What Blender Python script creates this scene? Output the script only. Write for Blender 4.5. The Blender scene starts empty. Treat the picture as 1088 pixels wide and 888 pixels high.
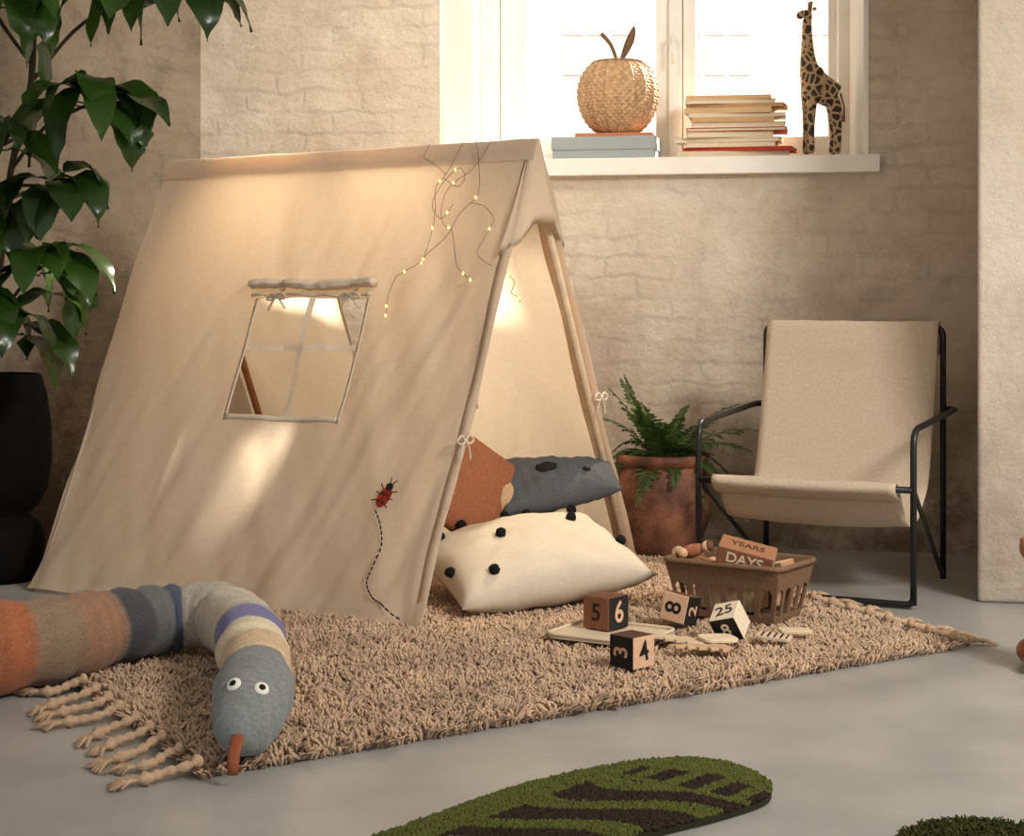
import bpy, bmesh, math, random
import numpy as np
from mathutils import Vector, Matrix, Euler, noise
from mathutils.bvhtree import BVHTree
random.seed(7); rng=np.random.default_rng(7)
COL=bpy.context.scene.collection
V=Vector
# ---------------------------------------------------------------- materials
def sl(c):
    return tuple(((x/255.0)/12.92 if x/255.0<=0.04045 else ((x/255.0+0.055)/1.055)**2.4) for x in c)
def mat(name,rgb,rough=0.8,var=0.15,scale=20,bump=0.0,bscale=200,trans=0.0,spec=0.3,metal=0.0,rgb2=None,attr=None,emit=None,detail=4,coat=0,sheen=0,bdist=0.01,p0=.3,p1=.7):
    m=bpy.data.materials.new(name); m.use_nodes=True
    nt=m.node_tree; N=nt.nodes; L=nt.links
    b=N['Principled BSDF']; out=N['Material Output']
    c=sl(rgb)
    tc=N.new('ShaderNodeTexCoord')
    nz=N.new('ShaderNodeTexNoise'); nz.inputs['Scale'].default_value=scale; nz.inputs['Detail'].default_value=detail
    L.new(tc.outputs['Object'],nz.inputs['Vector'])
    if attr:
        at=N.new('ShaderNodeAttribute'); at.attribute_name=attr
        mx=N.new('ShaderNodeMix'); mx.data_type='RGBA'; mx.blend_type='MULTIPLY'
        mx.inputs[0].default_value=1
        L.new(at.outputs['Color'],mx.inputs[6])
        cr=N.new('ShaderNodeValToRGB'); cr.color_ramp.elements[0].position=.3; cr.color_ramp.elements[1].position=.7
        cr.color_ramp.elements[0].color=(1-var,1-var,1-var,1); cr.color_ramp.elements[1].color=(1+var,1+var,1+var,1)
        L.new(nz.outputs['Fac'],cr.inputs[0]); L.new(cr.outputs[0],mx.inputs[7])
        colout=mx.outputs[2]
    else:
        cr=N.new('ShaderNodeValToRGB'); cr.color_ramp.elements[0].position=p0; cr.color_ramp.elements[1].position=p1
        c2=sl(rgb2) if rgb2 else tuple(x*(1+var) for x in c)
        c1=c if rgb2 else tuple(x*(1-var) for x in c)
        cr.color_ramp.elements[0].color=(*c1,1); cr.color_ramp.elements[1].color=(*c2,1)
        L.new(nz.outputs['Fac'],cr.inputs[0]); colout=cr.outputs[0]
    L.new(colout,b.inputs['Base Color'])
    b.inputs['Roughness'].default_value=rough; b.inputs['Metallic'].default_value=metal
    b.inputs['Specular IOR Level'].default_value=spec
    if coat: b.inputs['Coat Weight'].default_value=coat
    if sheen: b.inputs['Sheen Weight'].default_value=sheen
    if emit:
        b.inputs['Emission Color'].default_value=(*sl(emit[0]),1); b.inputs['Emission Strength'].default_value=emit[1]
    if bump>0:
        n2=N.new('ShaderNodeTexNoise'); n2.inputs['Scale'].default_value=bscale; n2.inputs['Detail'].default_value=3
        L.new(tc.outputs['Object'],n2.inputs['Vector'])
        bp=N.new('ShaderNodeBump'); bp.inputs['Strength'].default_value=bump; bp.inputs['Distance'].default_value=bdist
        L.new(n2.outputs['Fac'],bp.inputs['Height']); L.new(bp.outputs[0],b.inputs['Normal'])
    if trans>0:
        tr=N.new('ShaderNodeBsdfTranslucent'); L.new(colout,tr.inputs['Color'])
        ms=N.new('ShaderNodeMixShader'); ms.inputs[0].default_value=trans
        L.new(b.outputs[0],ms.inputs[1]); L.new(tr.outputs[0],ms.inputs[2]); L.new(ms.outputs[0],out.inputs['Surface'])
    return m

def wall_mat(name,base,dark,light,brick=0.5,worn=.75,stainamt=.5,grime=.16,fleck=.5):
    m=bpy.data.materials.new(name); m.use_nodes=True
    nt=m.node_tree; N=nt.nodes; L=nt.links; b=N['Principled BSDF']
    tc=N.new('ShaderNodeTexCoord')
    def nz(s,d=5,r=.6,vec=None):
        n=N.new('ShaderNodeTexNoise'); n.inputs['Scale'].default_value=s; n.inputs['Detail'].default_value=d; n.inputs['Roughness'].default_value=r
        L.new(vec or tc.outputs['Object'],n.inputs['Vector']); return n
    def ramp(src,p0,p1,c0=(0,0,0,1),c1=(1,1,1,1)):
        r=N.new('ShaderNodeValToRGB'); r.color_ramp.elements[0].position=p0; r.color_ramp.elements[1].position=p1
        r.color_ramp.elements[0].color=c0; r.color_ramp.elements[1].color=c1; L.new(src,r.inputs[0]); return r
    def mul(a,k):
        x=N.new('ShaderNodeMath'); x.operation='MULTIPLY'; L.new(a,x.inputs[0])
        if isinstance(k,float): x.inputs[1].default_value=k
        else: L.new(k,x.inputs[1])
        return x.outputs[0]
    def mixc(f,a,bb,mode='MIX'):
        x=N.new('ShaderNodeMix'); x.data_type='RGBA'; x.blend_type=mode
        if isinstance(f,float): x.inputs[0].default_value=f
        else: L.new(f,x.inputs[0])
        for i,q in ((6,a),(7,bb)):
            if isinstance(q,tuple): x.inputs[i].default_value=q
            else: L.new(q,x.inputs[i])
        return x.outputs[2]
    big=ramp(nz(2.2,6,.65).outputs['Fac'],.35,.65)
    col=mixc(big.outputs[0],(*sl(base),1),(*sl(light),1))
    stain=ramp(nz(4.2,9,.75).outputs['Fac'],.48,.70)
    col=mixc(mul(stain.outputs[0],stainamt),col,(*sl(dark),1))
    sep=N.new('ShaderNodeSeparateXYZ'); L.new(tc.outputs['Object'],sep.inputs[0])
    mr=N.new('ShaderNodeMapRange'); mr.inputs[1].default_value=.95; mr.inputs[2].default_value=0.05; mr.inputs[3].default_value=0; mr.inputs[4].default_value=worn  # wear towards the floor; on the left wall it also paints corner shade
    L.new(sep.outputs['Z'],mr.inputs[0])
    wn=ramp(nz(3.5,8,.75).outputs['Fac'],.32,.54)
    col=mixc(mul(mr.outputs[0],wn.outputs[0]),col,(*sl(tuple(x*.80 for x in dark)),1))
    cx=N.new('ShaderNodeCombineXYZ')
    ad=N.new('ShaderNodeMath'); ad.operation='SUBTRACT'; L.new(sep.outputs['X'],ad.inputs[0]); L.new(sep.outputs['Y'],ad.inputs[1])
    L.new(ad.outputs[0],cx.inputs[0]); L.new(sep.outputs['Z'],cx.inputs[1])
    dn=nz(7,5,.6); vm=N.new('ShaderNodeVectorMath'); vm.operation='SCALE'; vm.inputs[3].default_value=.085; L.new(dn.outputs['Color'],vm.inputs[0])
    va=N.new('ShaderNodeVectorMath'); va.operation='ADD'; L.new(cx.outputs[0],va.inputs[0]); L.new(vm.outputs[0],va.inputs[1])
    bk=N.new('ShaderNodeTexBrick'); bk.inputs['Scale'].default_value=1; bk.inputs['Brick Width'].default_value=.25; bk.inputs['Row Height'].default_value=.072
    bk.inputs['Mortar Size'].default_value=.016; bk.inputs['Mortar Smooth'].default_value=1.0
    bk.inputs['Color1'].default_value=(1,1,1,1); bk.inputs['Color2'].default_value=(.8,.8,.8,1); bk.inputs['Mortar'].default_value=(0,0,0,1)
    L.new(va.outputs[0],bk.inputs['Vector'])
    msk=ramp(nz(3.6,6,.65).outputs['Fac'],.42,.62)
    col=mixc(1.0,col,mixc(mul(msk.outputs[0],.24*brick),(1,1,1,1),bk.outputs['Color']),'MULTIPLY')
    br2=ramp(nz(11,7,.8,va.outputs[0]).outputs['Fac'],.5,.68)
    col=mixc(mul(br2.outputs[0],grime),col,(*sl(dark),1))
    fl=ramp(nz(6,9,.78).outputs['Fac'],.58,.66)
    col=mixc(mul(fl.outputs[0],fleck),col,(*sl((228,222,210)),1))
    L.new(col,b.inputs['Base Color']); b.inputs['Roughness'].default_value=.9; b.inputs['Specular IOR Level'].default_value=.15
    h=mul(mul(bk.outputs['Color'],msk.outputs[0]),.75*brick)
    h2=N.new('ShaderNodeMath'); h2.operation='MULTIPLY_ADD'; h2.inputs[1].default_value=1.6; L.new(nz(14,9,.75).outputs['Fac'],h2.inputs[0]); L.new(h,h2.inputs[2])
    h3=N.new('ShaderNodeMath'); h3.operation='MULTIPLY_ADD'; h3.inputs[1].default_value=2.0; L.new(nz(4,4,.5).outputs['Fac'],h3.inputs[0]); L.new(h2.outputs[0],h3.inputs[2])
    bp=N.new('ShaderNodeBump'); bp.inputs['Strength'].default_value=.7; bp.inputs['Distance'].default_value=.012
    L.new(h3.outputs[0],bp.inputs['Height']); L.new(bp.outputs[0],b.inputs['Normal'])
    return m

# ---------------------------------------------------------------- helpers
def mesh_from(verts,faces,name='m',smooth=True):
    me=bpy.data.meshes.new(name); me.from_pydata([tuple(v) for v in verts],[],[tuple(f) for f in faces]); me.update()
    if smooth: me.polygons.foreach_set('use_smooth',[True]*len(me.polygons))
    return me
def obj(name,me,m=None,parent=None,off=None):
    o=bpy.data.objects.new(name,me); COL.objects.link(o)
    if m is not None:
        for x in (m if isinstance(m,(list,tuple)) else [m]): me.materials.append(x)
    if parent is not None:
        o.parent=parent
        if off: o.matrix_parent_inverse=Matrix.Translation(-V(off))
    return o
def meta(o,label,cat,kind=None,group=None):
    o['label']=label; o['category']=cat
    if kind:o['kind']=kind
    if group:o['group']=group
def thing(name,label,cat,loc=(0,0,0),rot=(0,0,0),group=None,kind=None):
    e=bpy.data.objects.new(name,None); e.empty_display_size=.05; COL.objects.link(e)
    e.location=loc; e.rotation_euler=rot; meta(e,label,cat,kind,group); return e
def join(parts):
    vs=[];fs=[]
    for v,f in parts:
        n=len(vs); vs+= [tuple(x) for x in v]; fs+=[tuple(i+n for i in q) for q in f]
    return vs,fs
def box(x0,x1,y0,y1,z0,z1):
    v=[(x,y,z) for x in(x0,x1) for y in(y0,y1) for z in(z0,z1)]
    f=[(0,1,3,2),(4,6,7,5),(0,4,5,1),(2,3,7,6),(0,2,6,4),(1,5,7,3)]
    return v,f
def prism(poly,z0,z1):
    n=len(poly); v=[(x,y,z0) for x,y in poly]+[(x,y,z1) for x,y in poly]
    f=[tuple(range(n))[::-1],tuple(range(n,2*n))]+[(i,(i+1)%n,n+(i+1)%n,n+i) for i in range(n)]
    return v,f
def tube(pts,r,seg=10,cap=True,flat=1.0):
    pts=[V(p) for p in pts]; n=len(pts)
    rs=r if isinstance(r,(list,tuple,np.ndarray)) else [r]*n
    T=[]
    for i in range(n):
        a=pts[max(i-1,0)]; b=pts[min(i+1,n-1)]; t=(b-a); t=t.normalized() if t.length>1e-9 else V((0,0,1)); T.append(t)
    up=V((0,0,1)) if abs(T[0].z)<.9 else V((1,0,0))
    x=T[0].cross(up).normalized(); verts=[];faces=[]
    for i in range(n):
        x=(x-T[i]*x.dot(T[i])).normalized(); y=T[i].cross(x)
        for k in range(seg):
            a=2*math.pi*k/seg; verts.append(pts[i]+(x*math.cos(a)+y*math.sin(a)*flat)*rs[i])
    for i in range(n-1):
        for k in range(seg):
            k2=(k+1)%seg; faces.append((i*seg+k,i*seg+k2,(i+1)*seg+k2,(i+1)*seg+k))
    if cap:
        faces.append(tuple(range(seg))[::-1]); faces.append(tuple((n-1)*seg+k for k in range(seg)))
    return verts,faces
def catmull(P,n=8):
    P=[V(p) for p in P]; Q=[P[0]*2-P[1]]+P+[P[-1]*2-P[-2]]; out=[]
    for i in range(1,len(Q)-2):
        for k in range(n):
            t=k/n; a,b,c,d=Q[i-1],Q[i],Q[i+1],Q[i+2]
            out.append(.5*((2*b)+(c-a)*t+(2*a-5*b+4*c-d)*t*t+(3*b-a-3*c+d)*t**3))
    out.append(P[-1]); return out
def fillet(P,r,n=6,closed=False):
    P=[V(p) for p in P]; out=[]
    N=len(P)
    for i in range(N):
        if not closed and i in(0,N-1): out.append(P[i]); continue
        a=P[i-1];b=P[i];c=P[(i+1)%N]
        d1=(a-b);d2=(c-b); rr=min(r,d1.length*.48,d2.length*.48)
        s=b+d1.normalized()*rr; e=b+d2.normalized()*rr
        for k in range(n+1):
            t=k/n; out.append(s*(1-t)**2+b*2*t*(1-t)+e*t*t)
    if closed: out.append(out[0])
    return out
def lathe(prof,seg=32,cx=0,cy=0,fn=None):
    v=[];f=[];n=len(prof)
    for i,(r,z) in enumerate(prof):
        for k in range(seg):
            a=2*math.pi*k/seg; rr=r if fn is None else fn(r,z,a,i,k)
            v.append((cx+rr*math.cos(a),cy+rr*math.sin(a),z))
    for i in range(n-1):
        for k in range(seg):
            k2=(k+1)%seg; f.append((i*seg+k,i*seg+k2,(i+1)*seg+k2,(i+1)*seg+k))
    f.append(tuple(range(seg))[::-1]); f.append(tuple((n-1)*seg+k for k in range(seg)))
    return v,f
def ball(c,r,seg=14,rings=8,sc=(1,1,1),M=None):
    v=[];f=[]
    for i in range(rings+1):
        th=math.pi*i/rings
        for k in range(seg):
            a=2*math.pi*k/seg
            p=V((r*sc[0]*math.sin(th)*math.cos(a),r*sc[1]*math.sin(th)*math.sin(a),r*sc[2]*math.cos(th)))
            if M is not None:p=M@p
            v.append(tuple(p+V(c)))
    for i in range(rings):
        for k in range(seg):
            k2=(k+1)%seg; f.append((i*seg+k,(i+1)*seg+k,(i+1)*seg+k2,i*seg+k2))
    return v,f
def bevel(o,w=.003,s=2):
    b=o.modifiers.new('bevel','BEVEL'); b.width=w; b.segments=s; b.limit_method='ANGLE'; b.angle_limit=math.radians(40); return o
def solid(o,t,off=0):
    b=o.modifiers.new('solid','SOLIDIFY'); b.thickness=t; b.offset=off; return o
def subd(o,l=1):
    b=o.modifiers.new('sub','SUBSURF'); b.levels=l; b.render_levels=l; return o
def textmesh(s,size,ext=.0006):
    c=bpy.data.curves.new('t','FONT'); c.body=s; c.size=size; c.extrude=ext; c.align_x='CENTER'; c.align_y='CENTER'; c.offset=size*.012
    o=bpy.data.objects.new('t',c); COL.objects.link(o)
    dg=bpy.context.evaluated_depsgraph_get(); me=bpy.data.meshes.new_from_object(o.evaluated_get(dg))
    bpy.data.objects.remove(o); bpy.data.curves.remove(c); return me
def colattr(me,cols,name='tint'):
    a=me.color_attributes.new(name,'FLOAT_COLOR','POINT')
    arr=np.ones((len(me.vertices),4),dtype=np.float32); arr[:,:3]=np.array(cols,dtype=np.float32)[:,:3]
    a.data.foreach_set('color',arr.ravel())

# ---------------------------------------------------------------- materials set
M_floor=mat('polished_concrete',(146,145,142),rough=.36,var=0,rgb2=(172,170,165),scale=3.5,detail=10,bump=.06,bscale=40,spec=.4)
M_wall=wall_mat('limewashed_brick',(208,192,172),(154,130,108),(228,216,199),.62,.85,.40)
M_walll=wall_mat('limewashed_plaster_painted_shade',(136,120,104),(70,56,46),(160,146,128),.5,1.0,.6,.16,.08)  # shade of the left corner is put into these darker plaster colours
M_wallr=wall_mat('limewashed_plaster',(196,182,165),(160,142,122),(214,202,187),.15,.5,.35)
M_white=mat('white_paint',(244,240,232),rough=.45,var=.03,scale=8)
M_cloth=mat('tent_canvas',(234,217,195),rough=.95,var=.03,scale=60,bump=.12,bscale=500,trans=.55,spec=.1,bdist=.003)
M_cloth2=mat('tent_hem_canvas',(232,217,197),rough=.95,var=.04,scale=60,bump=.15,bscale=500,spec=.1,bdist=.003,trans=.3)
M_wood=mat('pale_wood',(204,180,150),rough=.6,var=.10,scale=30)
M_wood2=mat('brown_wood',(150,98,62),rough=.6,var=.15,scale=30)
M_black=mat('black_steel',(22,22,23),rough=.38,var=.1,spec=.5)
M_sling=mat('woven_sling',(206,187,165),rough=.95,var=.07,scale=120,bump=.5,bscale=260,spec=.1,trans=.08,bdist=.004)
M_pile=mat('rug_pile',(190,156,124),rough=.95,attr='tint',var=.16,scale=5,spec=.08,sheen=.2)
M_rugbase=mat('rug_backing',(150,118,90),rough=.95,var=.2,scale=80)
M_fringe=mat('rug_fringe',(190,160,132),rough=.95,var=.15,scale=90,bump=.4,bscale=300)
M_knit=mat('knitted_wool',(200,200,200),rough=.95,attr='tint',var=.16,scale=150,bump=.5,bscale=360,spec=.1,sheen=.15,bdist=.004)
M_eyew=mat('eye_felt_white',(232,228,218),rough=.8,var=.02)
M_ink=mat('black_felt',(26,23,22),rough=.85,var=.1)
M_tongue=mat('rust_felt',(142,80,50),rough=.9,var=.15,scale=60)
M_leaf=mat('glossy_leaf',(17,36,14),rough=.25,var=0,rgb2=(62,98,32),scale=3.0,trans=.36,spec=.55)
M_stem=mat('plant_stem',(70,62,40),rough=.7,var=.2)
M_fern=mat('fern_leaf',(40,62,28),rough=.5,var=0,rgb2=(84,108,52),scale=18,trans=.25)
M_blackpot=mat('matt_black_pot',(9,9,10),rough=.8,var=.1,spec=.1)
M_soil=mat('potting_soil',(48,36,26),rough=1,var=.3,scale=80,bump=.6,bscale=90)
M_terra=mat('aged_terracotta',(76,48,36),rough=.6,var=0,rgb2=(148,98,74),scale=11,detail=10,bump=.35,bscale=60,p0=.36,p1=.68)
M_cream=mat('cream_linen',(204,190,170),rough=.95,var=.04,scale=80,bump=.25,bscale=400,spec=.1,bdist=.003)
M_rust=mat('rust_linen',(148,94,66),rough=.95,var=.12,scale=120,bump=.25,bscale=400,spec=.1,bdist=.003)
M_pom=mat('black_wool_pompom',(20,19,20),rough=1,var=.3,scale=200,bump=.8,bscale=300)
M_crate=mat('mocha_recycled_plastic',(122,94,71),rough=.7,var=.14,scale=140)
M_green=mat('tufted_green_wool',(255,255,255),rough=1,attr='tint',var=.15,scale=60,spec=.03)
M_basket=mat('braided_rattan',(190,154,116),rough=.6,var=.28,scale=70)
M_boxm=mat('greyblue_cardboard',(158,168,168),rough=.8,var=.03)
M_page=mat('book_pages',(226,210,182),rough=.9,var=.06,scale=200)
M_wire=mat('copper_wire',(120,86,60),rough=.4,metal=.4,var=.1)
M_bulb=mat('warm_led',(255,214,150),rough=.4,var=.02,emit=((255,196,120),2.0))
M_red=mat('red_embroidery',(150,44,26),rough=.9,var=.2,scale=300)
M_plush=mat('orange_brown_plush',(176,104,58),rough=1,var=.25,scale=120,bump=1,bscale=160,sheen=.4)

# ---------------------------------------------------------------- room
E=V((.981,-.196,0)); NN=V((-.196,-.981,0)); W0=V((0,5.919,0))
def W(s,t,z=0): p=W0+E*s+NN*t; return (p.x,p.y,z)
def W2(s,t): p=W(s,t); return (p[0],p[1])
fv,ff=box(-4,4.5,-1.2,6.6,-.1,0)
o=obj('floor',mesh_from(fv,ff,smooth=False),M_floor); meta(o,'smooth grey poured concrete floor','floor','structure')
ZT=3.0
parts=[prism([W2(-1.119,0),W2(-1.119,-.36),W2(-.194,-.36),W2(-.194,-.22),W2(-.243,0)],0,ZT),
       prism([W2(1.178,0),W2(1.132,-.22),W2(1.132,-.36),W2(3.4,-.36),W2(3.4,0)],0,ZT),
       prism([W2(-.243,0),W2(-.194,-.22),W2(-.194,-.36),W2(1.132,-.36),W2(1.132,-.22),W2(1.178,0)],0,1.236),
       prism([W2(-.243,0),W2(-.194,-.22),W2(-.194,-.36),W2(1.132,-.36),W2(1.132,-.22),W2(1.178,0)],2.4,ZT)]
v,f=join(parts); o=obj('wall_back',mesh_from(v,f,smooth=False),M_wall); meta(o,'uneven limewashed brick wall in warm cream with worn plaster','wall','structure')
c0=W2(-1.119,0); cb=W2(-1.119,-.36)
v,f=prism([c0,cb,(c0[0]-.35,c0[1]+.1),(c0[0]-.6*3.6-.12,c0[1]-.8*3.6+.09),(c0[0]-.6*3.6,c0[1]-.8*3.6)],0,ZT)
o=obj('wall_left',mesh_from(v,f,smooth=False),M_walll); meta(o,'worn plaster wall with shade painted into its colour behind the tall plant','wall','structure')
v,f=prism([(1.27,4.75),(2.9,4.43),(2.9,5.33),(1.512,5.60)],0,ZT)
o=obj('wall_right',mesh_from(v,f,smooth=False),M_wallr); bevel(o,.012,3); meta(o,'projecting limewashed wall pier beside the lounge chair','wall','structure')
v,f=box(-4,4.5,1.6,6.3,ZT,ZT+.1); o=obj('ceiling',mesh_from(v,f,smooth=False),M_white); meta(o,'plain white ceiling','ceiling','structure')
v,f=prism([W2(-.30,.04),W2(-.30,0),W2(-.243,0),W2(-.194,-.22),W2(1.132,-.22),W2(1.178,0),W2(1.224,0),W2(1.224,.04)],1.236,1.294)
o=obj('trim_1',mesh_from(v,f,smooth=False),M_white); bevel(o,.004); meta(o,'white painted window sill board','window sill','structure')
off=W(.47,-.25,1.294)
wt=thing('window_1','white painted double casement window with bright daylight','window',off,kind='structure')
def wb(s0,s1,t0,t1,z0,z1): return prism([W2(s0,t0),W2(s0,t1),W2(s1,t1),W2(s1,t0)],z0,z1)
zb,zt=1.294,2.4
fr=[wb(-.194,-.09,-.22,-.33,zb,zt),wb(1.085,1.132,-.22,-.33,zb,zt),wb(.51,.555,-.215,-.33,zb,zt),wb(-.09,1.085,-.225,-.33,zb,zb+.03),wb(-.09,1.085,-.225,-.33,zt-.05,zt),
    wb(-.15,-.13,-.205,-.22,zb,zt)]
v,f=join(fr); o=obj('frame',mesh_from(v,f,smooth=False),M_white,wt,off); bevel(o,.005)
rv=[prism([W2(-.252,.003),W2(-.236,.003),W2(-.187,-.22),W2(-.194,-.22),W2(-.245,0)],zb,zt),prism([W2(1.187,.003),W2(1.171,.003),W2(1.125,-.22),W2(1.132,-.22),W2(1.180,0)],zb,zt)]
v,f=join(rv); obj('reveal_lining',mesh_from(v,f,smooth=False),M_white,wt,off)
for (a,b_) in ((-.088,.508),(.557,1.083)):
    sa=[wb(a,a+(.096 if a<0 else .045),-.235,-.28,zb+.03,zt-.05),wb(b_-(.045 if a<0 else .03),b_,-.235,-.28,zb+.03,zt-.05),
        wb(a,b_,-.238,-.277,zb+.03,zb+.085),wb(a,b_,-.238,-.277,zt-.10,zt-.05),wb(a,b_,-.245,-.272,2.02,2.05)]
    v,f=join(sa); o=obj('sash',mesh_from(v,f,smooth=False),M_white,wt,off); bevel(o,.004)
mg=bpy.data.materials.new('window_glass'); mg.use_nodes=True; nt=mg.node_tree
tr=nt.nodes.new('ShaderNodeBsdfTransparent'); gl=nt.nodes.new('ShaderNodeBsdfGlossy'); gl.inputs['Roughness'].default_value=.02
mx=nt.nodes.new('ShaderNodeMixShader'); mx.inputs[0].default_value=.04
nt.links.new(tr.outputs[0],mx.inputs[1]); nt.links.new(gl.outputs[0],mx.inputs[2]); nt.links.new(mx.outputs[0],nt.nodes['Material Output'].inputs['Surface'])
for (a,b_) in ((.006,.465),(.60,1.055)):
    v=[W(a,-.258,zb+.08),W(b_,-.258,zb+.08),W(b_,-.258,zt-.1),W(a,-.258,zt-.1)]
    obj('pane',mesh_from(v,[(0,1,2,3)],smooth=False),mg,wt,off)
v,f=join([tube([W(.53,-.205,1.72),W(.53,-.175,1.72)],.008),tube([W(.53,-.175,1.73),W(.53,-.175,1.63)],.006)])
obj('handle',mesh_from(v,f),M_white,wt,off)
# pale building across the street
bo=(1.0,12.2,0)
bt=thing('street_building','pale plastered building across the street seen through window','building',bo)
v,f=box(-6,8,12.2,12.5,-1,4.6); obj('facade',mesh_from(v,f,smooth=False),mat('pale_render',(244,238,228),rough=.9,var=.03,scale=1.5),bt,bo)
M_fw=mat('facade_window',(216,212,202),rough=1,var=.05,scale=3,spec=0)
for x0 in (-1.9,.36,1.18,2.0,3.2):
    v,f=join([box(x0+i*.17,x0+i*.17+.14,12.185,12.2,z0,z0+.24) for i in range(3) for z0 in (2.36,2.64,2.92)])
    obj('facade_window',mesh_from(v,f,smooth=False),M_fw,bt,bo)

# ---------------------------------------------------------------- rug
P1=V((-.539,3.03,0));P2=V((1.05,4.12,0));P3=V((-1.29,4.386,0));P4=V((.44,5.49,0))
def RG(i,j): return (P1*(1-i)+P2*i)*(1-j)+(P3*(1-i)+P4*i)*j
roff=(0,4.2,0)
rug=thing('shaggy_rug','thick shaggy beige wool rug with knotted fringe on concrete floor','rug',roff)
n=24; v=[];f=[]
for i in range(n+1):
    for j in range(n+1):
        p=RG(.008+.984*i/n,.010+.98*j/n); v.append((p.x,p.y,.010))
for i in range(n):
    for j in range(n): a=i*(n+1)+j; f.append((a,a+n+1,a+n+2,a+1))
o=obj('rug_backing',mesh_from(v,f,smooth=False),M_rugbase,rug,roff); solid(o,.009,-1)
def tufts(P,h,r,lean,cols,seg=4,curlk=.6,bias=None,tip=.45):
    n=len(P); ang=rng.uniform(0,2*math.pi,n); ln=rng.uniform(.2,1,n)*lean
    dx=np.cos(ang)*ln; dy=np.sin(ang)*ln
    if bias is not None: dx=dx+bias[:,0]; dy=dy+bias[:,1]
    hh=h*rng.uniform(.65,1.2,n); rr=r*rng.uniform(.7,1.25,n)
    rings=[(0,.7),(.35,1.0),(.75,1.05),(1.0,tip)]
    vs=[]
    rot=rng.uniform(0,2*math.pi,n)
    curl=rng.uniform(-1,1,n)*lean*curlk
    for (t,k) in rings:
        cx=P[:,0]+dx*t*t-curl*np.sin(t*3.1)*np.sin(ang); cy=P[:,1]+dy*t*t+curl*np.sin(t*3.1)*np.cos(ang); cz=P[:,2]+hh*(t-.3*t*t*np.minimum(ln/np.maximum(hh,1e-6),1.2))
        for s in range(seg):
            a=rot+2*math.pi*s/seg+t*1.5
            vs.append(np.stack([cx+np.cos(a)*rr*k,cy+np.sin(a)*rr*k,cz+np.sin(a+1)*rr*.3*t],1))
    Vv=np.stack(vs,1).reshape(-1,3); m=len(rings)*seg
    fs=[]
    base=np.arange(n)[:,None]*m
    for i in range(len(rings)-1):
        for s in range(seg):
            s2=(s+1)%seg; fs.append(base+np.array([[i*seg+s,i*seg+s2,(i+1)*seg+s2,(i+1)*seg+s]]))
    fs.append(base+np.array([[(len(rings)-1)*seg+s for s in range(seg)]]))
    F=np.concatenate(fs,0)
    C=np.repeat(cols,m,axis=0).reshape(n,m,3).copy()
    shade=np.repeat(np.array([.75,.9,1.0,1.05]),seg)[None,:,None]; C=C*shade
    me=bpy.data.meshes.new('pile'); me.vertices.add(len(Vv)); me.vertices.foreach_set('co',Vv.astype(np.float32).ravel())
    me.loops.add(F.size); me.loops.foreach_set('vertex_index',F.astype(np.int32).ravel())
    me.polygons.add(len(F)); me.polygons.foreach_set('loop_start',np.arange(0,F.size,4,dtype=np.int32))
    me.update(calc_edges=True); me.polygons.foreach_set('use_smooth',[True]*len(F))
    colattr(me,C.reshape(-1,3)); return me
pp=[];bias=[];step=.0074
ni=int(1.93/step); nj=int(1.55/step)
dI=(P2-P1).normalized(); dJ=(P3-P1).normalized()
for i in range(ni+1):
    for j in range(nj+1):
        a=min(max((i+random.uniform(-.6,.6))/ni,0),1); b=min(max((j+random.uniform(-.6,.6))/nj,0),1)
        p=RG(a,b); q=V((0,0,0))
        if b<.012:q-=dJ*.012
        if a<.012:q-=dI*.012
        if a>.988:q+=dI*.012
        g=V((noise.noise(V((p.x*30,p.y*30,1))),noise.noise(V((p.x*30,p.y*30,7))),0))*.030
        pp.append((p.x,p.y,(.002 if (b<.012 or a<.012 or a>.988) else .008)+.004*noise.noise(V((p.x*9,p.y*9,0)))+.007*noise.noise(V((p.x*38,p.y*38,4))))); bias.append((q.x+g.x,q.y+g.y))
pp=np.array(pp); base=np.array(sl((192,163,135)))
cl_=np.array([1+.20*noise.noise(V((a[0]*26,a[1]*26,5))) for a in pp])[:,None]
cols=base[None,:]*(1+rng.normal(0,.05,(len(pp),1)))*cl_
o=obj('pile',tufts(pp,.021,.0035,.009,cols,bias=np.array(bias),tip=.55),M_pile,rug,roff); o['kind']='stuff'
def tassel(p,d,L):
    p=V(p); d=V(d).normalized(); s=d.cross(V((0,0,1))); parts=[]
    w=random.uniform(-.3,.3); pts=[];rs=[]
    nn=14
    for k in range(nn+1):
        t=k/nn; q=p+d*L*t+s*(w*L*t*t+.006*math.sin(t*7+w*20)); z=.022*(1-t)**2+.012
        pts.append(V((q.x,q.y,z))); rs.append(.0085+.003*math.sin(k*2.2)+(.003 if k in(1,11,12) else 0))
    parts.append(tube(pts,rs,8))
    e=pts[-1]; dd=(pts[-1]-pts[-3]).normalized()
    for q in range(8):
        a=(q-3.5)*.15+random.uniform(-.1,.1); dr=dd*math.cos(a)+s*math.sin(a); l=random.uniform(.03,.055)
        parts.append(tube([e-dd*.004,e+dr*l*.5+V((0,0,.003)),V((e.x+dr.x*l,e.y+dr.y*l,.005))],[.0048,.0046,.0022],5))
    return join(parts)
dl=-(P2-P1).normalized()
for k in range(17):
    j=(k+.15)/17; p=RG(0,j)
    v,f=tassel(p,dl*1.0+V((random.uniform(-.12,.12),random.uniform(-.22,.0),0)),random.uniform(.09,.125)); obj('tassel',mesh_from(v,f),M_fringe,rug,roff)
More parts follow.
